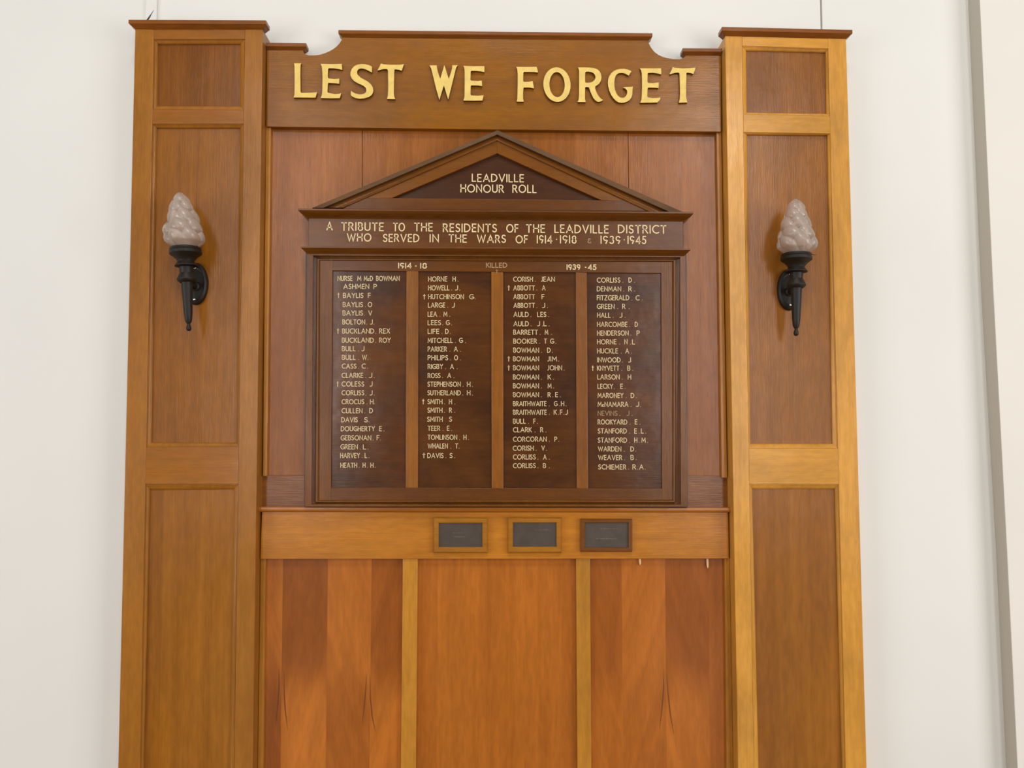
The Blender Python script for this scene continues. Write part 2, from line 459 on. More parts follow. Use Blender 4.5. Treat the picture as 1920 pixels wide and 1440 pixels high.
RO = [([(1391.7, 86), (1553.7, 91), (1556, 217.5), (1393.7, 213.7)], [(1399, 95.7), (1547, 99.5), (1548.7, 213.5), (1400, 211)]),
      ([(1395, 248), (1556, 250.5), (1571, 840.6), (1403, 840.6)], [(1400.5, 253.2), (1550.5, 254), (1560, 832), (1407, 832)]),
      ([(1404.6, 908), (1573.7, 908), (1594, VBO), (1420, VBO)], [(1410, 916.6), (1564.4, 917), (1587, VBO - 10), (1430, VBO - 10)])]
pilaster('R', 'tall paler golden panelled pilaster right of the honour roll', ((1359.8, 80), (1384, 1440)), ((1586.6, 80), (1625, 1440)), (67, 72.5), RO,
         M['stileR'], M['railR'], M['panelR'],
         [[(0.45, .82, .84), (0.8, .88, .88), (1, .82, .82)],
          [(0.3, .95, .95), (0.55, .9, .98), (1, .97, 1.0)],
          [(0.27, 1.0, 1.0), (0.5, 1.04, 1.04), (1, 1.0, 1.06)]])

# ------------------------------------------------------------------ central panelling
DH, DB, DPn, DR = 0.034, 0.026, 0.014, 0.032
cp = thing('wall_panelling', 'wide varnished wood panelling between the two pilasters, behind the honour roll', 'panelling')
qU = [(507.5, 230), (1343.5, 240), (1353.5, 893), (500, 893)]
bl = lambda v: 507.8 - (v - 237) * 0.0115; br = lambda v: 1343.3 + (v - 247) * 0.0150
veneer('panel', [(507.6, 228), (678.8, 230), (677.6, 893), (498, 893)], DPn, 0.0, M['upper'], cp, [(0.2, 1.0, .92), (.45, .93, .9), (.7, 1.02, .95), (1, .97, .9)])
veneer('panel', [(680, 230), (1177.3, 236), (1181, 893), (678.8, 893)], DPn, 0.0, M['upper'], cp, [(0.25, .98, .95), (.5, .90, .9), (.8, .95, .95), (1, 1.0, .95)])
veneer('panel', [(1178.3, 236), (1346, 238), (1358, 893), (1182, 893)], DPn, 0.0, M['upper'], cp, [(0.3, .95, .9), (.6, .92, .88), (1, .98, .93)])
board('backing_panel', [(480, 225), (1375, 232), (1385, 1900), (462, 1900)], 0.008, 0.0, M['groove'], cp, 0)
board('bead', [(498.6, 236), (507.6, 236), (500.4, 893), (492.6, 893)], DB, 0.0, M['bead'], cp)
board('bead', [(1343.6, 245), (1352.4, 245), (1363.6, 896), (1353.4, 896)], DB, 0.0, M['bead'], cp)
board('rail', [(492, 891), (1364, 892), (1366, 954), (490.5, 954)], 0.0165, 0.0, M['backrail'], cp)
board('rail', [(491, 958), (1365.4, 958), (1367, 1047.6), (488, 1048.4)], DR, 0.0, M['rail'], cp)
# ledge
a, b2 = P(484.5, 950.3, DR + .010), P(1370.5, 951.9, DR + .010)
c1, c2 = P(484.5, 960.5, DR + .010), P(1370.5, 961.2, DR + .010)
def sect(p, q):
    h = p.z - q.z
    return [Vector((p.x, -(DR + y), p.z - h * z)) for y, z in ((-.02, 0), (.006, 0.0), (.009, .12), (.010, .5), (.009, .8), (.005, 1.0), (-.02, 1.0))]
loft('ledge', sect(a, c1), sect(b2, c2), M['ledge'], cp)
lL0 = lambda v: 488.6 - (v - 1050) * 0.0140; lL1 = lambda v: 497.8 - (v - 1050) * 0.0123
lR0 = lambda v: 1358.8 + (v - 1050) * 0.0095; lR1 = lambda v: 1368 + (v - 1050) * 0.0180
VB = 1898
sL0 = lambda v: 755.2 - (v - 1050) * .0098; sL1 = lambda v: 783.3 - (v - 1050) * .0088
sR0 = lambda v: 1080 + (v - 1050) * .0066; sR1 = lambda v: 1106.4 + (v - 1050) * .0068
board('bead', [(lL0(1046), 1046), (lL1(1046), 1046), (lL1(VB), VB), (lL0(VB), VB)], DB, 0.0, M['bead'], cp)
board('bead', [(lR0(1046), 1046), (lR1(1046), 1046), (lR1(VB), VB), (lR0(VB), VB)], DB, 0.0, M['bead'], cp)
board('stile', [(sL0(1046), 1046), (sL1(1046), 1046), (sL1(VB), VB), (sL0(VB), VB)], DB, 0.0, M['lstile'], cp)
board('stile', [(sR0(1046), 1046), (sR1(1046), 1046), (sR1(VB), VB), (sR0(VB), VB)], DB, 0.0, M['lstile'], cp)
fy = (1282 - 1046) / (VB - 1046)
pq = [(lL1(1046) - 1, 1046), (sL0(1046) + 1, 1046), (sL0(VB) + 1, VB), (lL1(VB) - 1, VB)]
veneer('panel', pq, DPn, 0.0, M['lower'], cp, [(.13, .92, .62), (.455, .60, .96), (.77, .90, .72), (1, .62, .92)], flip=fy)
veneer('panel', [(sL1(1046) - 1, 1046), (sR0(1046) + 1, 1046), (sR0(VB) + 1, VB), (sL1(VB) - 1, VB)], DPn, 0.0, M['lowerC'], cp,
       [(.13, .92, .94), (.38, 1.02, 1.02), (.62, .93, .90), (.85, .96, .93), (1, .92, .92)])
veneer('panel', [(sR1(1046) - 1, 1046), (lR0(1046) + 1, 1046), (lR0(VB) + 1, VB), (sR1(VB) - 1, VB)], DPn, 0.0, M['lower'], cp,
       [(.235, .64, .84), (.555, .86, .78), (.875, .60, .92), (1, .76, .80)], flip=fy)
# pegs showing under the rail
def peg(u, v0, v1, w):
    bm = bmesh.new(); a = P(u, v0, DPn + .004); b = P(u + 1, v1, DPn + .004)
    tube(bm, [a, a.lerp(b, .5), a.lerp(b, .85), b], [w, w, w * .8, w * .45], 8)
    bm_obj('peg', bm, M['peg'], cp, smooth=True)
peg(1199.3, 1046, 1059.5, .0032); peg(1326, 1046, 1065.5, .0032)
# dark grain lines (wishbone figure)
def ribbon(bm, pts, w):
    n = len(pts)
    L, R = [], []
    for i in range(n):
        p = pts[i]; t = (pts[min(i + 1, n - 1)] - pts[max(i - 1, 0)]).normalized()
        q = Vector((-t.z, 0, t.x)); ww = w * math.sin(PI * (i + .35) / (n - 1 + .7))
        L.append(bm.verts.new(p + q * ww)); R.append(bm.verts.new(p - q * ww))
    for i in range(n - 1): bm.faces.new((L[i], L[i + 1], R[i + 1], R[i]))
for pts in ([(523, 1255), (523.5, 1285), (521, 1320), (516, 1362)], [(533, 1258), (533, 1300), (535, 1335), (540, 1370)],
            [(687, 1262), (686, 1290), (683, 1325), (679, 1358)], [(693.5, 1265), (694.5, 1310), (698, 1345), (704, 1372)],
            [(1244, 1255), (1244.5, 1290), (1241, 1330), (1236.5, 1368)], [(1250, 1262), (1252.5, 1300), (1257, 1340), (1264, 1378)]):
    bm = bmesh.new()
    fine = []
    for i in range(len(pts) - 1):
        for k in range(4):
            fine.append((pts[i][0] + (pts[i + 1][0] - pts[i][0]) * k / 4, pts[i][1] + (pts[i + 1][1] - pts[i][1]) * k / 4))
    fine.append(pts[-1])
    ribbon(bm, [P(u, v, DPn + .0003) for u, v in fine], .0015)
    bm_obj('grain_line', bm, M['grain'], cp)

# ------------------------------------------------------------------ header board
hb = thing('header_board', 'scalloped wooden header board with gilt LEST WE FORGET letters, between the pilaster tops', 'sign')
hp = [(500.3, 93.5), (568.5, 94.2), (569.3, 98.5), (573, 102), (580, 103.6), (590, 103.6), (600, 102.4), (609, 99.6), (617.5, 96), (625, 91.6), (631, 87), (636, 81.5), (640, 75.5), (642.3, 69.8),
      (1215.5, 75.6), (1217, 82), (1221, 89.5), (1227.5, 97.5), (1234.5, 102.6), (1243, 106.4), (1253, 109.2), (1263, 110.6), (1274, 110.9), (1280, 109.3), (1284, 106), (1285.5, 103.6), (1351.9, 104), (1352.3, 247), (930, 242.8), (499.0, 237.4)]
bm = bmesh.new(); slab_pts(bm, [P(u, v, DH) for u, v in hp], 0.002)
bm_obj('board', bm, M['header'], hb, bevel=.001)
pr = [(0.0, -0.0005), (0.001, 0.0), (0.004, 0.0025), (0.0085, 0.0055), (0.0095, 0.007), (0.0095, 0.0155)]
cap_moulding('cap_moulding', 500.6, 93.6, 569, 94.3, DH, pr, 0.014, M['cap'], hb, endL=False)
cap_moulding('cap_moulding', 642, 69.9, 1215.8, 75.7, DH, pr, 0.014, M['cap'], hb)
cap_moulding('cap_moulding', 1285, 103.6, 1351.8, 104.2, DH, pr, 0.014, M['cap'], hb, endR=False)

LET = [
 ('L', (540, 105, 8), [[(92,108),(200,108),(190,130),(187,160),(185,300),(188,535),(194,548),(210,552),(320,551),(435,545),(424,585),(412,625),(82,622),(92,600),(97,570),(100,450),(100,300),(97,150)]]),
 ('E', (540, 105, 8), [[(488,118),(650,122),(808,118),(812,208),(760,195),(690,185),(615,183),(604,190),(600,205),(598,315),(603,330),(615,338),(690,345),(770,340),(768,415),(700,408),(610,403),(600,410),(597,425),(592,535),(598,548),(610,553),(700,572),(765,568),(797,556),(790,590),(775,632),(640,634),(490,630),(508,585),(515,520),(516,450),(518,350),(516,250),(508,170),(500,140)]]),
 ('S', (540, 105, 8), [[(1258,158),(1260,205),(1258,248),(1210,222),(1175,204),(1130,190),(1090,187),(1058,198),(1038,225),(1036,255),(1048,285),(1090,325),(1140,352),(1195,382),(1245,425),(1272,470),(1280,520),(1270,560),(1245,592),(1210,615),(1140,636),(1075,641),(1010,630),(965,608),(942,588),(942,555),(945,520),(970,542),(1010,562),(1060,574),(1105,574),(1145,564),(1168,542),(1176,510),(1165,475),(1130,446),(1085,425),(1040,405),(990,375),(955,335),(937,290),(937,245),(955,195),(990,155),(1040,130),(1100,120),(1160,124),(1215,138)]]),
 ('T', (540, 105, 8), [[(1395,112),(1430,125),(1560,132),(1680,130),(1740,122),(1722,175),(1705,222),(1665,205),(1610,200),(1598,205),(1594,225),(1590,400),(1588,560),(1594,610),(1608,648),(1485,645),(1497,600),(1502,520),(1503,400),(1500,225),(1495,205),(1480,195),(1430,196),(1340,218),(1372,160)]]),
 ('W', (790, 105, 8), [[(122,140),(232,140),(236,185),(250,245),(283,345),(345,135),(412,345),(448,235),(462,180),(465,138),(548,138),(528,165),(515,200),(403,655),(338,440),(270,660),(225,500),(168,270),(148,190)]]),
 ('E', (790, 105, 8), [[(632,148),(790,153),(943,152),(946,200),(945,242),(890,230),(820,223),(755,222),(744,228),(740,240),(737,355),(742,366),(755,370),(850,375),(905,368),(910,410),(912,452),(850,442),(755,440),(743,445),(740,458),(738,575),(743,587),(755,592),(850,597),(935,588),(926,630),(915,668),(780,670),(630,668),(642,635),(648,600),(650,420),(650,250),(645,185)]]),
 ('F', (790, 105, 8), [[(1425,162),(1580,163),(1730,162),(1742,205),(1750,248),(1690,240),(1548,238),(1535,243),(1530,255),(1528,372),(1534,384),(1545,388),(1620,385),(1668,375),(1680,430),(1688,485),(1630,473),(1548,472),(1535,476),(1530,488),(1526,560),(1526,640),(1537,685),(1430,683),(1440,645),(1443,560),(1445,400),(1445,260),(1438,200)]]),
 ('O', (1000, 105, 10.667), None),
 ('R', (1000, 105, 10.667), [[(893,228),(1030,229),(1130,231),(1215,243),(1280,266),(1330,312),(1355,370),(1362,430),(1350,495),(1325,540),(1290,575),(1240,605),(1235,640),(1250,695),(1280,760),(1320,820),(1360,860),(1395,878),(1360,905),(1310,917),(1275,910),(1245,892),(1200,840),(1155,745),(1110,625),(1060,620),(1042,624),(1036,640),(1034,740),(1033,850),(1048,922),(885,918),(905,875),(913,780),(915,600),(915,330),(908,270)],
   [(1050,315),(1100,312),(1150,320),(1195,337),(1228,368),(1243,410),(1243,440),(1225,480),(1190,510),(1150,528),(1100,534),(1042,535),(1036,500),(1035,400),(1038,330)]]),
 ('G', (1130, 105, 10.105), [[(545,290),(520,330),(492,372),(460,352),(430,335),(390,323),(350,320),(305,326),(270,345),(243,385),(228,435),(222,490),(222,570),(235,640),(258,705),(288,750),(325,782),(365,793),(405,788),(440,760),(460,720),(466,680),(458,645),(430,615),(390,605),(400,592),(430,588),(500,585),(575,580),(568,620),(565,670),(562,730),(545,785),(510,835),(460,865),(410,883),(355,888),(300,878),(250,848),(205,800),(160,735),(125,655),(105,575),(98,505),(105,440),(125,380),(165,322),(215,282),(270,257),(330,245),(400,242),(470,255),(520,275)]]),
 ('E', (1130, 105, 10.105), [[(705,232),(900,233),(1105,232),(1110,290),(1110,348),(1040,330),(960,318),(870,320),(856,327),(852,342),(848,485),(854,500),(868,510),(950,515),(1062,500),(1062,560),(1058,608),(990,600),(870,597),(855,603),(850,620),(845,760),(852,778),(868,787),(950,798),(1030,795),(1095,785),(1085,830),(1040,880),(880,884),(712,885),(733,830),(740,760),(745,600),(745,420),(740,330),(728,275)]]),
 ('T', (1130, 105, 10.105), [[(1330,208),(1360,222),(1520,235),(1650,230),(1760,220),(1742,280),(1718,340),(1665,322),(1605,315),(1590,320),(1585,335),(1580,600),(1580,760),(1590,830),(1605,880),(1445,885),(1460,820),(1465,720),(1465,600),(1456,340),(1450,322),(1430,314),(1375,318),(1265,348),(1300,275)]])]
for ch, (ox, oy, s), loops in LET:
    if loops is None:
        loops = [[(473 + 272 * math.cos(a), 572 + 345 * math.sin(a) + 14 * math.cos(a)) for a in [2 * PI * k / 56 for k in range(56)]],
                 [(475 + 153 * math.cos(a), 572 + 250 * math.sin(a) + 10 * math.cos(a)) for a in [-2 * PI * k / 48 for k in range(48)]]]
    DL = DH + .008
    P3 = [[P(ox + x / s, oy + y / s, DL) for x, y in lp] for lp in loops]
    bm = bmesh.new(); flat = []
    fr = []; bk = []
    for lp in P3:
        a = [bm.verts.new(p) for p in lp]; c = [bm.verts.new((p.x, -DH + .0005, p.z)) for p in lp]
        fr += a; bk += c
        n = len(a)
        for i in range(n):
            j = (i + 1) % n; f = bm.faces.new((a[i], a[j], c[j], c[i])); f.material_index = 1
    for t in tessellate_polygon([[Vector((p.x, p.z, 0)) for p in lp] for lp in P3]):
        bm.faces.new([fr[k] for k in t])
    for f in bm.faces:
        f.smooth = False
    bmesh.ops.recalc_face_normals(bm, faces=bm.faces)
    me = bpy.data.meshes.new('letter'); bm.to_mesh(me); bm.free()
    me.materials.append(M['gold']); me.materials.append(M['goldside'])
    o = bpy.data.objects.new('letter', me); COL.objects.link(o); o.parent = hb; o['label'] = 'raised gilt letter ' + ch

# ------------------------------------------------------------------ hand-lettered alphabet (stroke font)
def arc(cx, cy, rx, ry, a0, a1, n=12):
    return [(cx + rx * math.cos(math.radians(a0 + (a1 - a0) * i / n)), cy + ry * math.sin(math.radians(a0 + (a1 - a0) * i / n))) for i in range(n + 1)]
G = {
 'A': (.70, [[(0, 0), (.35, 1), (.70, 0)], [(.12, .33), (.58, .33)]]),
 'B': (.46, [[(0, 0), (0, 1), (.22, 1)] + arc(.22, .76, .20, .24, 90, -90) + [(0, .52)], [(.22, .52)] + arc(.22, .26, .24, .26, 90, -90) + [(0, 0)]]),
 'C': (.64, [arc(.42, .5, .42, .5, 55, 305, 18)]),
 'D': (.62, [[(0, 0), (0, 1), (.16, 1)] + arc(.16, .5, .46, .5, 90, -90, 16) + [(0, 0)]]),
 'E': (.40, [[(.40, 1), (0, 1), (0, 0), (.40, 0)], [(0, .52), (.36, .52)]]),
 'F': (.38, [[(.38, 1), (0, 1), (0, 0)], [(0, .52), (.34, .52)]]),
 'G': (.68, [arc(.42, .5, .42, .5, 52, 340, 18) + [(.68, .44), (.42, .44)]]),
 'H': (.56, [[(0, 0), (0, 1)], [(.56, 0), (.56, 1)], [(0, .52), (.56, .52)]]),
 'I': (.0, [[(0, 0), (0, 1)]]),
 'J': (.26, [[(.26, 1), (.26, .22)] + arc(.08, .22, .18, .22, 0, -115, 8)]),
 'K': (.50, [[(0, 0), (0, 1)], [(.48, 1), (.02, .46)], [(.14, .60), (.50, 0)]]),
 'L': (.38, [[(0, 1), (0, 0), (.38, 0)]]),
 'M': (.72, [[(0, 0), (.06, 1), (.36, .28), (.66, 1), (.72, 0)]]),
 'N': (.58, [[(0, 0), (0, 1), (.58, 0), (.58, 1)]]),
 'O': (.80, [arc(.40, .5, .40, .5, 0, 360, 26)]),
 'P': (.44, [[(0, 0), (0, 1), (.20, 1)] + arc(.20, .74, .24, .26, 90, -90) + [(0, .48)]]),
 'R': (.50, [[(0, 0), (0, 1), (.20, 1)] + arc(.20, .75, .23, .25, 90, -90) + [(0, .50)], [(.22, .50), (.50, 0)]]),
 'S': (.42, [arc(.22, .76, .20, .24, 35, 250, 12)[:-1] + [(.22, .50)] + arc(.20, .25, .22, .25, 70, -150, 12)[1:]]),
 'T': (.52, [[(0, 1), (.52, 1)], [(.26, 1), (.26, 0)]]),
 'U': (.54, [[(0, 1), (0, .28)] + arc(.27, .28, .27, .28, 180, 360, 12) + [(.54, 1)]]),
 'V': (.64, [[(0, 1), (.32, 0), (.64, 1)]]),
 'W': (.96, [[(0, 1), (.25, 0), (.48, .92), (.71, 0), (.96, 1)]]),
 'X': (.56, [[(0, 0), (.54, 1)], [(.02, 1), (.56, 0)]]),
 'Y': (.58, [[(0, 1), (.29, .48), (.58, 1)], [(.29, .48), (.29, 0)]]),
 'Z': (.54, [[(.02, 1), (.54, 1), (0, 0), (.54, 0)]]),
 'c': (.30, [arc(.17, .22, .17, .22, 50, 310, 10)]),
 '.': (.05, [[(0, .0), (.05, .03)]]),
 '-': (.22, [[(0, .48), (.22, .48)]]),
 ',': (.06, [[(0, .5), (.06, .5)]]),
 '+': (.24, [[(.12, -.02), (.12, 1.02)], [(0, .74), (.24, .74)]]),
 '&': (.52, [arc(.24, .78, .18, .20, 20, 270, 10) + arc(.24, .28, .24, .28, 90, 330, 12), [(.46, .30), (.50, .02)]]),
 '1': (.0, [[(0, 0), (0, 1)]]),
 '9': (.44, [arc(.22, .70, .22, .29, 0, 360, 18), [(.44, .70), (.40, .36), (.26, 0)]]),
 '4': (.50, [[(.38, 0), (.38, 1), (0, .28), (.50, .28)]]),
 '8': (.42, [arc(.21, .76, .18, .23, 0, 360, 16), arc(.21, .27, .21, .27, 0, 360, 16)]),
 '3': (.40, [arc(.19, .77, .18, .22, 140, -90, 10), arc(.18, .27, .22, .28, 90, -145, 12)]),
 '5': (.40, [[(.38, 1), (.08, 1), (.04, .56)] + arc(.17, .31, .23, .31, 115, -140, 12)]),
}
def stroke(bm, pts, w, place):
    """ribbon with mitred joints through 2-D points"""
    pts = [Vector(p) for p in pts]
    q = [pts[0]]
    for p in pts[1:]:
        if (p - q[-1]).length > 1e-5: q.append(p)
    pts = q
    closed = (pts[0] - pts[-1]).length < 1e-4 and len(pts) > 3
    if closed: pts = pts[:-1]
    n = len(pts); L, R = [], []
    for i in range(n):
        if closed: a, b, c = pts[i - 1], pts[i], pts[(i + 1) % n]
        else: a, b, c = pts[max(i - 1, 0)], pts[i], pts[min(i + 1, n - 1)]
        d1 = (b - a) if (b - a).length > 1e-6 else (c - b); d2 = (c - b) if (c - b).length > 1e-6 else d1
        d1.normalize(); d2.normalize()
        n1 = Vector((-d1.y, d1.x)); n2 = Vector((-d2.y, d2.x)); mm = n1 + n2
        if mm.length < .2: mm = n1
        mm.normalize(); k = min(1.0 / max(mm.dot(n1), .3), 2.2)
        e = Vector((0, 0))
        if not closed and i == 0: e = -d2 * w * .45
        if not closed and i == n - 1: e = d1 * w * .45
        L.append(bm.verts.new(place(b + mm * k * w / 2 + e))); R.append(bm.verts.new(place(b - mm * k * w / 2 + e)))
    for i in range(n if closed else n - 1):
        j = (i + 1) % n
        bm.faces.new((L[i], L[j], R[j], R[i]))

def write(bm, text, u0, u1, vc, h, d, sw=.15, vc1=None, gap=.24):
    """letters between u0 and u1 (pixels on the board's plane), centred at height vc, cap height h pixels"""
    a = P(u0, vc, d); b = P(u1, vc if vc1 is None else vc1, d)
    hh = (P(u0, vc - h / 2, d).z - P(u0, vc + h / 2, d).z)
    ex = (b - a).normalized(); ez = Vector((0, 0, 1)); width = (b - a).length
    narrow = {'I': .0, '1': .06}
    tot = 0; xs = []
    for i, ch in enumerate(text):
        w = G[ch][0]; xs.append(tot); tot += w + (gap if i < len(text) - 1 else 0)
    st = sw * hh
    avail = width - st
    sx = avail / (tot * hh) if tot > 0.02 else 1.0
    base = a - ez * hh / 2 + ex * (st / 2 if tot > .02 else width / 2)
    if text == '.': sx = 1.0; base = a - ez * hh / 2 + ex * (width / 2)
    for ch, x0 in zip(text, xs):
        jit = random.uniform(-.015, .015)
        for ln in G[ch][1]:
            pts = [((x0 + px) * hh * sx, (py * (1 - sw) + sw / 2 + jit) * hh) for px, py in ln]
            stroke(bm, pts, st, lambda p: base + ex * p.x + ez * p.y)

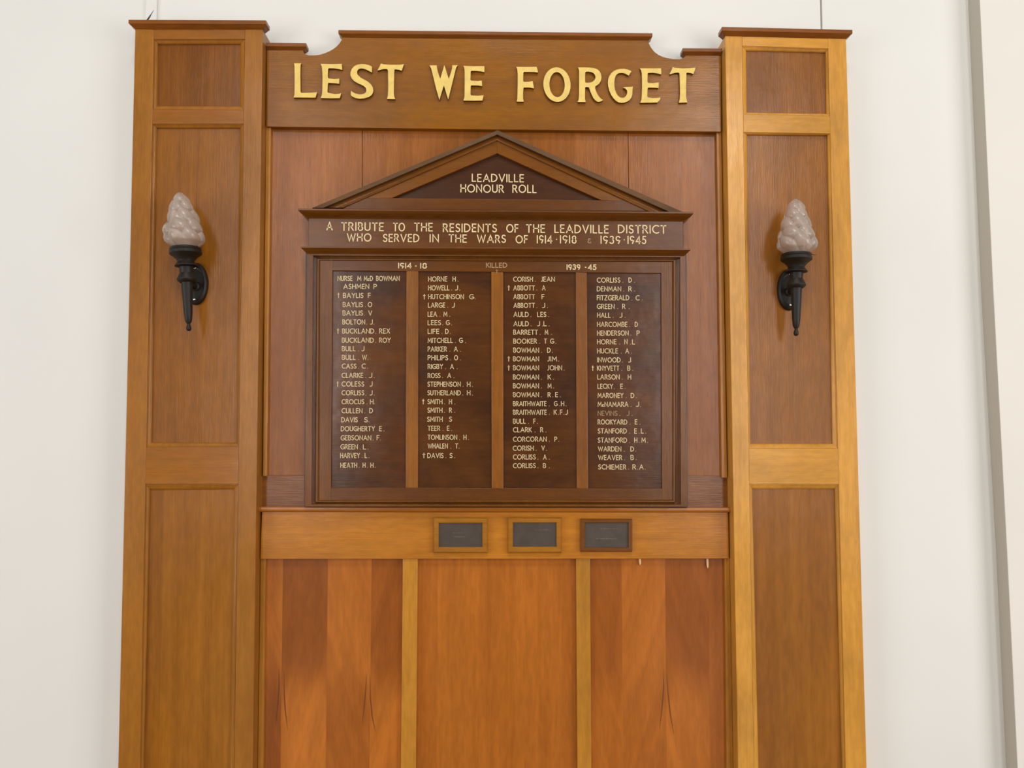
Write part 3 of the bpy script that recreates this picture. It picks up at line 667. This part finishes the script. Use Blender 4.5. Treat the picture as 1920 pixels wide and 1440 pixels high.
def text_obj(name, bm, mat, parent):
    me = bpy.data.meshes.new(name); bm.to_mesh(me); bm.free()
    # every ribbon faces the room
    return link(name, me, mat, parent)
NAMES = [
"""521.9|NURSE 632.9 661.0;M 669.9 677.4;McD 682.2 699.3;BOWMAN 705.1 749.3
537.1|ASHMEN 643.9 692.3;P 700.3 706.7
553.9|+ 633.5 635.7;BAYLIS 643.1 681.4;F 689.9 695.0
571.0|BAYLIS 642.6 680.6;. 684.5 685.4;O 689.7 697.7
586.9|BAYLIS 642.3 680.6;. 682.5 683.5;V 690.7 697.7
603.7|BOLTON 642.0 684.6;. 687.3 688.3;J 693.9 698.7;. 700.4 701.4
620.7|+ 632.5 634.8;BUCKLAND 641.5 701.4;. 703.8 704.7;REX 711.0 731.3
637.8|BUCKLAND 641.0 700.9;. 703.8 704.7;ROY 711.0 732.5
653.7|BULL 641.0 666.7;. 671.4 672.3;J 677.9 683.0
670.0|BULL 641.0 667.0;. 671.4 672.3;W 679.0 687.8;. 689.3 690.2
686.5|CASS 641.0 668.3;. 671.4 672.3;C 678.2 685.4;. 688.6 689.6
703.7|CLARKE 640.6 681.0;. 684.7 685.8;J 691.8 697.9;. 701.0 702.2
720.0|+ 632.0 634.3;COLESS 640.6 682.8;J 693.2 698.4
736.5|CORLISS 640.6 682.8;. 685.5 686.6;J 693.2 698.4;. 701.0 702.2
753.2|CROCUS 640.6 682.8;. 687.0 688.1;H 693.7 700.3;. 701.4 702.5
770.1|CULLEN 640.6 679.7;. 683.2 684.3;D 692.6 699.2
787.0|DAVIS 640.1 670.7;S 682.8 689.4;. 691.1 692.0
803.8|DOUGHERTY 639.1 702.9;E 711.0 716.0;. 719.2 720.4
820.9|GEBSONAN 638.8 696.0;. 699.2 700.3;F 706.3 711.5;. 712.3 713.4
837.8|GREEN 638.4 671.0;. 674.8 675.9;L 680.6 686.6;. 689.2 690.3
854.1|HARVEY 637.8 674.8;. 678.5 679.7;L 683.8 688.5;. 691.3 692.4
872.3|HEATH 638.2 669.7;. 672.9 674.0;H 680.0 685.3;. 688.5 689.6;H 694.5 700.3;. 702.9 704.0""",
"""523.2|HORNE 802.7 838.7;H 848.6 854.6;. 858.2 859.1
539.8|HOWELL 802.7 842.7;. 846.2 847.1;J 853.1 858.6;. 861.4 862.3
556.2|+ 794.0 797.2;HUTCHINSON 802.7 869.8;G 879.9 887.9;. 890.1 891.1
572.2|LARGE 802.4 834.7;. 839.0 840.0;J 847.1 852.3
589.0|LEA 801.9 819.5;. 823.8 824.8;M 831.5 838.7;. 842.7 843.6
605.0|LEES 801.9 826.7;. 829.4 830.4;G 836.0 842.7;. 846.2 847.1
621.3|LIFE 801.9 823.5;. 827.8 828.8;D 834.7 841.1;. 843.8 844.7
638.2|MITCHELL 801.9 849.1;. 853.4 854.3;G 860.7 867.4;. 872.1 873.0
654.5|PARKER 801.9 837.9;. 843.0 843.9;A 851.0 858.2;. 862.5 863.4
670.8|PHILIPS 801.9 840.3;. 843.8 844.7;O 851.5 858.6;. 862.5 863.4
687.2|RIGBY 801.9 830.7;. 834.7 835.6;A 843.9 851.1;. 856.6 857.5
704.1|ROSS 801.9 825.7;. 829.1 830.2;A 838.8 845.9;. 850.4 851.6
720.4|STEPHENSON 801.5 863.8;. 867.5 868.6;H 875.6 882.1;. 885.1 886.2
736.5|SUTHERLAND 801.5 863.8;. 866.9 868.1;H 875.6 882.1;. 885.1 886.2
753.2|+ 792.1 795.1;SMITH 801.5 829.6;. 832.8 833.9;H 841.8 847.4;. 851.9 853.1
769.1|SMITH 801.5 829.6;. 832.8 833.9;R 842.2 847.4;. 851.6 852.7
786.0|SMITH 800.9 830.0;S 842.2 847.4
803.1|TEER 801.9 825.3;. 829.8 830.9;E 838.1 842.8;. 845.9 847.1
819.8|TOMLINSON 801.9 857.2;. 860.9 862.1;H 869.0 874.6;. 877.6 878.8
836.2|WHALEN 801.9 839.8;. 844.4 845.6;T 853.4 859.1;. 860.0 861.1
854.1|+ 792.9 796.8;DAVIS 801.3 831.5;. 835.1 836.2;S 843.1 848.4;. 851.6 852.7""",
"""523.5|CORISH 962.4 999.2;. 1003.0 1004.0;JEAN 1014.2 1040.2
539.8|+ 952.7 955.2;ABBOTT 962.4 1002.7;. 1005.9 1006.9;A 1016.3 1022.7
556.3|ABBOTT 962.4 1002.7;F 1015.5 1020.8
572.7|ABBOTT 962.8 1002.7;. 1005.9 1006.9;J 1016.3 1021.9;. 1025.9 1026.8
589.5|AULD 962.8 991.2;. 994.7 995.7;LES 1007.5 1024.3;. 1027.8 1028.7
606.9|AULD 962.8 991.5;. 995.0 996.0;J 1007.2 1012.3;. 1016.6 1017.6;L 1019.2 1025.1;. 1028.9 1029.9
622.9|BARRETT 962.4 1008.3;. 1012.1 1013.1;M 1021.4 1027.8;. 1033.4 1034.3
639.7|BOOKER 962.4 1006.7;. 1011.0 1012.0;T 1020.3 1025.1;G 1031.5 1038.3;. 1041.4 1042.3
656.5|BOWMAN 962.4 1010.7;. 1014.7 1015.6;D 1025.9 1032.3;. 1035.0 1035.9
672.9|+ 952.7 955.2;BOWMAN 962.0 1010.7;JIM 1026.3 1044.2;. 1047.0 1047.9
689.7|+ 952.7 955.2;BOWMAN 962.0 1010.7;JOHN 1026.3 1053.8;. 1057.0 1058.0
706.9|BOWMAN 961.9 1010.6;. 1014.3 1015.5;K 1026.9 1033.1;. 1036.6 1037.8
723.4|BOWMAN 961.9 1010.6;. 1014.2 1015.3;M 1026.9 1034.0;. 1037.2 1038.3
740.0|BOWMAN 961.9 1010.6;. 1014.3 1015.5;R 1026.9 1032.7;. 1035.7 1036.8;E 1041.1 1046.2;. 1049.8 1050.9
756.9|BRAITHWAITE 961.9 1024.7;. 1029.2 1030.3;G 1038.7 1044.9;. 1047.9 1049.0;H 1051.8 1058.0;. 1060.6 1061.8
773.0|BRAITHWAITE 961.9 1025.0;. 1029.2 1030.3;K 1038.3 1044.0;. 1046.2 1047.3;F 1050.0 1054.6;. 1056.7 1057.8;J 1059.9 1064.4
789.7|BULL 961.9 985.7;. 990.4 991.5;F 999.9 1004.4;. 1007.2 1008.3
805.8|CLARK 961.9 997.1;. 1002.5 1003.7;R 1013.0 1018.7;. 1022.8 1023.9
823.5|CORCORAN 961.9 1025.0;. 1029.3 1030.5;P 1039.6 1044.7;. 1047.0 1048.1
840.3|CORISH 961.5 1000.7;. 1004.4 1005.5;V 1015.3 1021.3;. 1023.7 1024.8
856.8|CORLISS 961.9 1004.4;. 1007.8 1008.9;A 1018.5 1024.7;. 1029.2 1030.3
873.1|CORLISS 961.9 1004.4;. 1007.8 1008.9;B 1018.1 1023.7;. 1029.2 1030.3""",
"""525.1|CORLISS 1119.1 1163.1;. 1167.0 1168.0;D 1178.5 1184.6;. 1188.9 1189.9
541.6|DENMAN 1119.1 1164.7;. 1168.5 1169.4;R 1178.2 1184.6;. 1188.9 1189.9
558.3|FITZGERALD 1119.1 1179.8;. 1184.1 1185.1;C 1191.8 1199.0;. 1203.3 1204.3
574.6|GREEN 1119.1 1152.2;. 1157.3 1158.3;R 1166.7 1172.6;. 1178.9 1179.8
590.9|HALL 1119.5 1144.7;. 1149.0 1150.0;J 1161.5 1166.7;. 1171.4 1172.3
608.2|HARCOMBE 1119.5 1176.3;. 1179.8 1180.8;D 1190.2 1195.8
624.5|HENDERSON 1119.5 1178.7;. 1182.1 1183.0;P 1193.7 1199.5
640.9|HORNE 1119.5 1155.9;. 1161.0 1161.9;N 1170.7 1176.6;. 1181.4 1182.4;L 1185.1 1190.7
658.0|HUCKLE 1119.5 1158.7;. 1164.2 1165.1;A 1172.3 1179.5;. 1183.3 1184.3
674.8|INWOOD 1119.9 1163.4;. 1166.1 1167.0;J 1177.8 1183.0
690.4|+ 1110.2 1112.7;KNYVETT 1119.5 1161.1;. 1165.0 1165.9;B 1176.2 1181.9;. 1185.3 1186.2
706.9|LARSON 1119.9 1161.9;. 1165.7 1166.8;H 1177.1 1183.5
724.3|LECKY 1120.3 1149.4;. 1151.2 1152.4;E 1163.0 1168.1;. 1171.3 1172.4
741.5|MARONEY 1120.7 1169.0;. 1173.2 1174.3;D 1182.7 1189.3;. 1192.5 1193.6
758.0|McNAMARA 1120.7 1178.0;. 1182.5 1183.7;J 1192.5 1198.1;. 1200.0 1201.1
774.9|*NEVINS 1120.7 1157.8;. 1161.4 1162.5;J 1174.7 1179.9;. 1184.4 1185.5
791.2|ROOKYARD 1120.7 1176.0;. 1180.7 1181.8;E 1190.2 1195.3;. 1199.0 1200.2
808.1|STANFORD 1120.9 1175.2;. 1179.7 1180.8;E 1189.3 1194.3;. 1197.9 1199.0;L 1201.8 1206.9;. 1210.1 1211.2
825.3|STANFORD 1120.9 1175.6;. 1179.7 1180.8;H 1189.3 1194.9;. 1198.1 1199.2;M 1202.8 1210.7;. 1213.5 1214.6
841.8|WARDEN 1121.2 1164.9;. 1170.0 1171.1;D 1182.2 1188.7;. 1191.0 1192.1
857.8|WEAVER 1121.6 1166.6;. 1170.4 1171.5;B 1182.2 1188.3;. 1191.9 1193.0
875.6|SCHIEMER 1121.8 1174.1;. 1177.8 1179.0;R 1185.9 1192.5;. 1195.1 1196.2;A 1198.7 1206.5;. 1208.8 1209.9""",
]
# ------------------------------------------------------------------ honour roll
hr = thing('honour_roll', 'dark pedimented honour roll board with four columns of cream painted names', 'honour board')
DF = 0.060                                  # face of frame strip and frieze
DN = 0.046                                  # name panels
DI = 0.051                                  # inner rails and mullions
board('backing_board', [(573, 470), (1287, 474), (1289.5, 950.5), (570.5, 950.5)], 0.036, 0.012, M['groove'], hr, 0)
Q = [[(576.3, 470), (1285.3, 474), (1288.6, 949.8), (571.5, 949.5)],
     [(587, 479), (1275.3, 482), (1277, 946), (584, 945.5)],
     [(588, 480), (1274.5, 483), (1275.8, 945), (585, 944.5)],
     [(594.3, 485), (1267.3, 487.2), (1265.5, 942), (591, 941.8)],
     [(595, 485.6), (1266.5, 488), (1265, 941.5), (592, 941.3)],
     [(597.6, 487), (1264, 489), (1262.5, 939), (595, 939.3)],
     [(601, 488.4), (1260, 491), (1261, 937.2), (598.3, 937.4)]]
ring('frame_moulding', [([(q[0], q[1]) for q in Q[0]], 0.014), (Q[0], DF), (Q[1], DF), (Q[2], .047), (Q[3], .044), (Q[4], .055), (Q[5], .055), (Q[6], DI - .001)], M['darkv'], hr)
# inner frame
def seg(q, d=DI, mat='dark', nm='rail'): board(nm, q, d, 0.034, M[mat], hr, .0008)
seg([(600.8, 488.2), (1260.2, 490.8), (1240, 512.2), (623, 507.3)], DI, 'dark')       # heading rail (mitre covered by stiles)
seg([(600, 488), (623.6, 488.2), (620.4, 938), (598, 938)], DI + .0005, 'darkv', 'stile')
seg([(1239.6, 490.8), (1260.4, 490.8), (1261.4, 937.5), (1241.4, 937.5)], DI + .0005, 'darkv', 'stile')
seg([(620.4, 914.2), (1241.5, 916.2), (1241.5, 937.5), (620.4, 938)], DI, 'dark')
MU = [((762, 507.5), (784.4, 508.5), (783.4, 914.8), (760.8, 914.6)), ((921.2, 510), (943.4, 510.5), (943.6, 915.2), (922, 915.2)),
      ((1079.5, 511), (1100.3, 511.5), (1102.6, 915.8), (1081.4, 915.6))]
for q in MU: seg(list(q), DI - .0004, 'mull', 'mullion')
NP = [((622.5, 506.5), (763, 507), (761.5, 915), (620, 915)), ((784, 508), (922, 509.5), (922.5, 916), (783, 915.5)),
      ((943, 510), (1080, 511), (1082, 916.5), (943.2, 916)), ((1100, 511), (1240.5, 511.8), (1242, 917), (1102, 917))]
for k, q in enumerate(NP):
    pn = board('name_panel', list(q), DN, 0.036, M['name'], hr, 0)
    for ln in NAMES[k].strip().split('\n'):
        y, segs = ln.split('|'); y = float(y)
        bm = bmesh.new(); faint = False
        for s in segs.split(';'):
            w, a, b = s.split(); a = float(a); b = float(b)
            if w.startswith('*'): w = w[1:]; faint = True
            h = 9.4
            if w == '.':
                k0 = len(bm.faces); write(bm, '.', a, b, y + .2, h, DN + .0004, .13)
                bm.faces.ensure_lookup_table()
                for f in bm.faces[k0:]: f.material_index = 1
            elif w == '+': write(bm, '+', a - .7, b + .7, y, 9.8, DN + .0004, .12)
            else: write(bm, w, a, b, y, h, DN + .0004, .115)
        text_obj('painted_name', bm, [M['faint'] if faint else M['cream'], M['dot']], pn)
bm = bmesh.new()
write(bm, '1914', 746.5, 772, 498.1, 10.5, DI + .0004, .165); write(bm, '-', 778, 781.5, 498.5, 10.5, DI + .0004, .165); write(bm, '18', 788, 800.5, 498.3, 10.5, DI + .0004, .165)
text_obj('painted_date', bm, M['cream'], hr)
bm = bmesh.new()
write(bm, 'KILLED', 911, 951, 497.3, 9.4, DI + .0004, .15); write(bm, '+', 929.6, 933.6, 508.6, 7.0, DI + .0008, .15)
text_obj('painted_heading', bm, M['dot'], hr)
bm = bmesh.new()
write(bm, '1939', 1062.4, 1088.2, 500.7, 10.5, DI + .0004, .165); write(bm, '-', 1096.5, 1099.6, 501, 10.5, DI + .0004, .165); write(bm, '45', 1102.4, 1118.4, 501, 10.5, DI + .0004, .165)
text_obj('painted_date', bm, M['cream'], hr)
# frieze and cornices
fz = board('frieze_board', [(578.6, 405), (1280.8, 412), (1281.6, 470), (577.8, 464)], DF, 0.014, M['dark'], hr)
def words(rows, h, slope, d, par, gap):
    for w, a, b, y in rows:
        bm = bmesh.new(); write(bm, w, a, b, y, h, d, .125, gap=gap, vc1=y + (b - a) * slope)
        text_obj('painted_word', bm, M['cream'], par)
T1 = [('A', 612, 623.8, 424), ('TRIBUTE', 639.6, 719.6, 424.6), ('TO', 737, 759.4, 425.5), ('THE', 776.5, 811.5, 425.8), ('RESIDENTS', 830.2, 931.7, 427),
      ('OF', 949.2, 972.2, 428), ('THE', 986.4, 1022, 428.3), ('LEADVILLE', 1039.4, 1141.3, 428.8), ('DISTRICT', 1158.6, 1249.4, 429.4)]
words(T1, 16.2, .008, DF + .0004, fz, .28)
T2 = [('WHO', 650.4, 696.3, 445), ('SERVED', 718.1, 786.3, 446), ('IN', 805.6, 822.9, 446.6), ('THE', 841, 875.4, 447), ('WARS', 894.2, 948.6, 447.6),
      ('OF', 966.7, 989.7, 448.6), ('1914', 1006.5, 1035.6, 448.6), (',', 1042.4, 1044.6, 448.6), ('1918', 1050, 1081, 448.8),
      ('1939', 1126, 1163.5, 449.5), (',', 1169.2, 1171.6, 449.6), ('1945', 1176.6, 1211.8, 449.8)]
words(T2, 15.4, .006, DF + .0004, fz, .28)
bm = bmesh.new(); write(bm, '&', 1101.8, 1108.8, 451.5, 9.5, DF + .0004, .14); text_obj('painted_ampersand', bm, M['faint'], fz)
cap_moulding('cornice', 578.4, 409.5, 1281, 415.5, DF - .001, [(0, -.001), (.002, .0), (.005, .0028), (.0105, .0058), (.017, .0102), (.0215, .0150), (.0225, .0155), (.0225, .0205)], 0.014, M['dark'], hr)
cap_moulding('cornice', 577.6, 476.0, 1281.6, 480.0, DF - .001, [(0, -.001), (.002, .0), (.0045, .0030), (.0085, .006), (.0130, .0105), (.0155, .0125), (.0155, .0165)], 0.014, M['dark'], hr)
# pediment
bm = bmesh.new()
slab_pts(bm, [P(u, v, .045) for u, v in ((932, 280), (1160, 392), (700, 388))], 0.02)
tm = bm_obj('tympanum', bm, M['tymp'], hr)
words([('LEADVILLE', 884.5, 982.5, 333.4), ('HONOUR', 863.2, 945, 353.2), ('ROLL', 960.7, 1006, 353.9)], 15.4, .009, .0454, tm, .26)
board('rail', [(682.5, 370.6), (1173, 375.8), (1219, 396), (641, 392)], 0.0568, 0.02, M['dark'], hr)
def chainpts(pts): return [P(u, v, d) for u, v, d in pts]
apex = [(933, 257, .024), (932.8, 244.2, .070), (932.2, 252, .074)]
lefA = [(585, 398.5, .024), (586, 389.5, .070), (606, 389.5, .074)]
rigA = [(1283, 407, .024), (1282, 398, .070), (1256, 397.4, .074)]
apB = [(932, 253.5, .060), (932, 260, .061), (932, 263.2, .060), (932, 264, .056)]
leB = [(611, 389.3, .060), (633, 389.2, .061), (643, 389.2, .060), (645.5, 389.2, .056)]
riB = [(1251, 397.2, .060), (1233, 396.8, .061), (1217.5, 396.4, .060), (1214.5, 396.4, .056)]
apC = [(932.5, 287.3, .0555), (932.5, 287.6, .040)]
leC = [(690, 389, .0555), (691, 389, .040)]
riC = [(1172, 395, .0555), (1171, 395, .040)]
# profile chains closed with back points
def closed(ch, extra): return chainpts(ch) + [Vector((ch_.x, -0.020, ch_.z)) for ch_ in (chainpts(extra))]
def slices(name, L_, Ap, R_, mat):
    for a, b in ((L_, Ap), (Ap, R_)):
        A_, B_ = chainpts(a), chainpts(b)
        A_ += [Vector((A_[-1].x, -.022, A_[-1].z)), Vector((A_[0].x, -.022, A_[0].z))]
        B_ += [Vector((B_[-1].x, -.022, B_[-1].z)), Vector((B_[0].x, -.022, B_[0].z))]
        loft(name, A_, B_, mat, hr)
slices('raking_cornice', lefA, apex, rigA, M['dust'])
slices('raking_fillet', leB, apB, riB, M['rake'])
# flat raking boards end on the base rail
for (e0, e1), sgn in ((((679, 372), (735, 371)), 0), (((1176, 377), (1126, 374.8)), 1)):
    bm = bmesh.new()
    pts = [(932, 263.5), e0, e1, (932.4, 287.3)]
    slab_pts(bm, [P(u, v, .056) for u, v in pts], .022)
    bm_obj('raking_board', bm, M['rake'], hr, bevel=.0006)

# ------------------------------------------------------------------ plaques
def plaque(label, outer, inner, fm, marks):
    cx = P((outer[0] + outer[2]) / 2, outer[3], DR).x; cz = P(outer[0], outer[3], DR).z
    t = thing('memorial_plaque', label, 'plaque', (cx, -DR, cz), 'small framed plaques on the rail under the honour roll')
    x0, y0, x1, y1 = outer; a0, b0, a1, b1 = inner
    Qo = [(x0, y0), (x1, y0 + .4), (x1, y1), (x0, y1)]; Qi = [(a0, b0), (a1, b0), (a1, b1), (a0, b1)]
    s = lambda k: [(o[0] + (i[0] - o[0]) * k, o[1] + (i[1] - o[1]) * k) for o, i in zip(Qo, Qi)]
    fr = ring('frame', [(s(0), DR), (s(0), DR + .008), (s(.18), DR + .0115), (s(.85), DR + .0115), (s(1), DR + .009), (s(1), DR + .002)], fm, t)
    pl = board('plate', [(a0 - .6, b0 - .6), (a1 + .6, b0 - .6), (a1 + .6, b1 + .6), (a0 - .6, b1 + .6)], DR + .0065, DR + .0005, M['plate'], t, 0)
    for o in (fr, pl): o.location = -t.location
    if marks:
        bm = bmesh.new()
        for u, v, w in marks:
            n = int(w / 1.3)
            for i in range(n):
                if random.random() < .3: continue
                q = [P(u + i * 1.3, v - .5, DR + .0068), P(u + i * 1.3 + .7, v - .5, DR + .0068), P(u + i * 1.3 + .7, v + .5, DR + .0068), P(u + i * 1.3, v + .5, DR + .0068)]
                bm.faces.new([bm.verts.new(p) for p in q])
        mk = bm_obj('worn_engraving', bm, M['mark'], pl)
plaque('left of three plaques under the honour roll, brownish plate in a mid-brown frame', (812.6, 970.6, 914.4, 1036.6), (822.7, 981, 904, 1025.6), M['plaqueA'], [(848, 999, 20), (852, 1006.5, 20)])
plaque('middle of three plaques, dark plate in the palest golden wood frame', (951.8, 970.2, 1053, 1036.6), (961.9, 980.3, 1043, 1025), M['plaqueA'], [(1003, 993.5, 28)])
plaque('right of three plaques, grey plate in a dark reddish-brown frame', (1088, 972.6, 1185.6, 1034.4), (1097, 980.6, 1177.8, 1026), M['plaqueB'], [(1126, 991, 34), (1115, 1010, 42)])

# ------------------------------------------------------------------ wall torches
def petal_shade(seed, lean, wob):
    rnd = random.Random(seed)
    H = 0.150; NR, NT = 110, 120
    def R(t):   # silhouette radius in metres, t = 0 base .. 1 tip
        pts = [(0, .031), (.05, .036), (.12, .043), (.20, .0455), (.30, .0455), (.40, .042), (.50, .0375), (.60, .0335), (.70, .0285), (.80, .0230), (.88, .0175), (.94, .0120), (.98, .0065), (1, .001)]
        for (a, ra), (b, rb) in zip(pts[:-1], pts[1:]):
            if t <= b: return ra + (rb - ra) * (t - a) / (b - a)
        return 0.001
    pet = []
    for j, (t, n, ht, wt, amp) in enumerate(((.16, 6, .17, .62, .34), (.37, 5, .16, .72, .32), (.57, 5, .15, .74, .32), (.75, 4, .13, .90, .36), (.90, 3, .12, 1.1, .40))):
        for i in range(n):
            pet.append(((i + .5 * (j % 2)) * 2 * PI / n + rnd.uniform(-.10, .10) + wob, t + rnd.uniform(-.02, .02), ht, wt, amp * rnd.uniform(.8, 1.2)))
    rows = []
    bm = bmesh.new()
    for k in range(NR + 1):
        t = k / NR; row = []
        for i in range(NT):
            th = 2 * PI * i / NT; b = 0
            for pth, pt, ht, wt, amp in pet:
                dt = (t - pt) / ht
                if abs(dt) > 1: continue
                da = (th + (t - pt) * 1.8 - pth + PI) % (2 * PI) - PI
                da /= wt * (1 - .35 * dt)
                q = 1 - dt * dt - da * da
                if q > 0: b = max(b, amp * math.sqrt(q))
            env = min(1, t / .10)
            r = R(t) * (.79 + .06 * (1 - env) + b * env)
            ox = lean * t ** 1.3; 
            row.append(bm.verts.new((r * math.cos(th) + ox, r * math.sin(th), t * H)))
        rows.append(row)
    for a, b in zip(rows[:-1], rows[1:]):
        for i in range(NT):
            j = (i + 1) % NT; bm.faces.new((a[i], a[j], b[j], b[i]))
    bm.faces.new(rows[-1])
    # inner skin of the glass
    inn = []
    for k in range(0, NR - 6, 6):
        t = k / NR
        inn.append([bm.verts.new(((R(t) * .70 - .002) * math.cos(2 * PI * i / NT) + lean * t ** 1.3, (R(t) * .70 - .002) * math.sin(2 * PI * i / NT), t * H)) for i in range(NT)])
    for a, b in zip(inn[:-1], inn[1:]):
        for i in range(NT):
            j = (i + 1) % NT; bm.faces.new((a[j], a[i], b[i], b[j]))
    bm.faces.new(inn[-1])
    for i in range(NT):
        j = (i + 1) % NT; bm.faces.new((rows[0][j], rows[0][i], inn[0][i], inn[0][j]))
    return bm

def torch(label, u, v, plate_uv, tilt, lean, seed, mirror, stray=False):
    """(u, v): pixel of the torch axis at the lower collar"""
    dp = DP; da = DP + .064
    o = P(u, v, da); pc = P(*plate_uv, dp)
    t = thing('wall_torch', label, 'wall light', (pc.x, -dp, pc.z), 'torch lights on the pilasters')
    s = (2.10 - da) / F * 1.005
    def Z(px): return px * s
    body = bpy.data.objects.new('x', None)
    Rm = Matrix.Translation(o) @ Matrix.Rotation(tilt, 4, 'Y')
    def put(name, bm, mat, par, smooth=True, ang=None):
        bmesh.ops.recalc_face_normals(bm, faces=bm.faces)
        bmesh.ops.transform(bm, matrix=Matrix.Translation(-t.location) @ Rm, verts=bm.verts)
        me = bpy.data.meshes.new(name); bm.to_mesh(me); bm.free()
        ob = link(name, me, mat, par, smooth)
        return ob
    def sm(ob, ang=40):
        ob.data.set_sharp_from_angle(angle=math.radians(ang))
        return ob
    # tapered handle
    bm = bmesh.new()
    lathe(bm, [(0, Z(-82)), (Z(3.4), Z(-81)), (Z(6.0), Z(-76)), (Z(7.6), Z(-62)), (Z(8.6), Z(-40)), (Z(9.8), Z(-15)), (Z(10.8), Z(3)), (Z(11.5), Z(10)), (Z(12.6), Z(24)), (Z(13), Z(30)), (0, Z(31))], 36)
    hd = sm(put('handle', bm, M['iron'], t))
    bm = bmesh.new()
    lathe(bm, [(0, Z(-95)), (Z(2.6), Z(-94.6)), (Z(4.5), Z(-92)), (Z(4.7), Z(-89)), (Z(3.6), Z(-85)), (Z(2.6), Z(-81)), (Z(3.0), Z(-78)), (0, Z(-77))], 24)
    sm(put('finial', bm, M['iron'], hd), 60)
    for z0, r0, r1 in ((0, 11.5, 17.2), (31, 12.5, 20.5)):
        bm = bmesh.new()
        if z0 == 0: pf = [(Z(9), Z(-4)), (Z(12.5), Z(-4)), (Z(16.2), Z(-1)), (Z(17.4), Z(1.5)), (Z(17.4), Z(3)), (Z(13.0), Z(12)), (Z(12.0), Z(14)), (Z(9), Z(14))]
        else: pf = [(Z(9), Z(24.5)), (Z(14), Z(25)), (Z(20.4), Z(27)), (Z(20.4), Z(28)), (Z(15.0), Z(35)), (Z(14), Z(37)), (Z(9), Z(37))]
        lathe(bm, pf, 40, close=False)
        sm(put('collar', bm, M['iron'], t), 22)
    bm = bmesh.new()
    lathe(bm, [(0, Z(31)), (Z(14), Z(31)), (Z(15.5), Z(37)), (Z(18), Z(41)), (Z(22.5), Z(45.5)), (Z(26.5), Z(48)), (Z(28.6), Z(50)), (Z(28.6), Z(55)), (Z(27.2), Z(56.5)), (Z(28.0), Z(58)), (Z(27.6), Z(61)), (Z(26), Z(61.8)), (Z(22), Z(60)), (0, Z(57))], 48)
    cup = sm(put('cup', bm, M['iron'], t), 35)
    # lamp holder and lamp inside the glass
    bm = bmesh.new(); lathe(bm, [(0, Z(57)), (Z(10), Z(57)), (Z(10), Z(82)), (Z(8), Z(84)), (0, Z(84))], 24); put('lamp_holder', bm, M['lamp'], cup)
    bm = petal_shade(seed, lean, mirror * .35); bmesh.ops.translate(bm, verts=bm.verts, vec=(0, 0, Z(59.5)))
    put('glass_shade', bm, M['glass'], t)
    # oval wall plate
    bm = bmesh.new(); n = 48
    lv = [(1.0, 0.0), (1.0, .007), (.93, .011), (.80, .013), (.74, .010), (.70, .010), (0, .011)]
    rows = []
    for k, dd in lv:
        if k == 0: rows.append([bm.verts.new((pc.x, -dp - dd, pc.z))])
        else: rows.append([bm.verts.new((pc.x + Z(23.0) * k * math.cos(2 * PI * i / n), -dp - dd, pc.z + Z(40.5) * k * math.sin(2 * PI * i / n))) for i in range(n)])
    for a, b in zip(rows[:-1], rows[1:]):
        for i in range(n):
            j = (i + 1) % n
            if len(b) == 1: bm.faces.new((a[i], a[j], b[0]))
            else: bm.faces.new((a[i], a[j], b[j], b[i]))
    bmesh.ops.recalc_face_normals(bm, faces=bm.faces)
    bmesh.ops.translate(bm, verts=bm.verts, vec=-t.location)
    me = bpy.data.meshes.new('wall_plate'); bm.to_mesh(me); bm.free()
    wp = sm(link('wall_plate', me, M['iron'], t, True), 50)
    for dz in (-1, 1):
        bm = bmesh.new(); bmesh.ops.create_uvsphere(bm, u_segments=16, v_segments=8, radius=.0034)
        bmesh.ops.scale(bm, verts=bm.verts, vec=(1, .5, 1))
        bmesh.ops.translate(bm, verts=bm.verts, vec=Vector((pc.x - mirror * 0.001, -dp - .0112, pc.z + dz * Z(30.5))) - t.location)
        me = bpy.data.meshes.new('screw'); bm.to_mesh(me); bm.free(); link('screw', me, M['screw'], wp, True)
    # arm
    bm = bmesh.new(); az = o.z - .006
    tube(bm, [(pc.x, -dp - .010, az), (pc.x, -dp - .014, az), (pc.x, -dp - .016, az), ((pc.x + o.x) / 2, (-dp - da) / 2 - .008, az), (o.x, o.y, az)], [.0125, .0125, .0085, .0075, .0075], 16)
    bmesh.ops.recalc_face_normals(bm, faces=bm.faces)
    bmesh.ops.translate(bm, verts=bm.verts, vec=-t.location)
    me = bpy.data.meshes.new('arm'); bm.to_mesh(me); bm.free(); sm(link('arm', me, M['iron'], t, True))
    if stray:
        bm = bmesh.new(); tube(bm, [(Z(24), -.004, Z(60.6)), (Z(30), -.004, Z(60.4)), (Z(36.5), -.005, Z(60))], [.0011, .0010, .0005], 6)
        put('thumb_screw', bm, M['iron'], cup)
    return t
torch('black torch wall light with frosted flame shade, leaning, on the left pilaster', 350.3, 526, (368.6, 533), math.radians(-3.6), -.0100, 3, 1)
torch('black torch wall light with frosted flame shade, upright, on the right pilaster', 1493, 536.5, (1478.2, 544), math.radians(1.3), -.0035, 11, -1, True)

# loose wire end standing up behind the left cap
bm = bmesh.new()
a = P(275.5, 38.5, .05); b = P(288.5, 19, .05)
tube(bm, [a, a.lerp(b, .3) + Vector((.0006, 0, 0)), a.lerp(b, .62), b], [.0018, .0021, .0010, .0004], 8)
tag(bm_obj('loose_wire', bm, M['wirem'], smooth=True), 'short dark loose wire end sticking up from the left pilaster cap', 'wire')
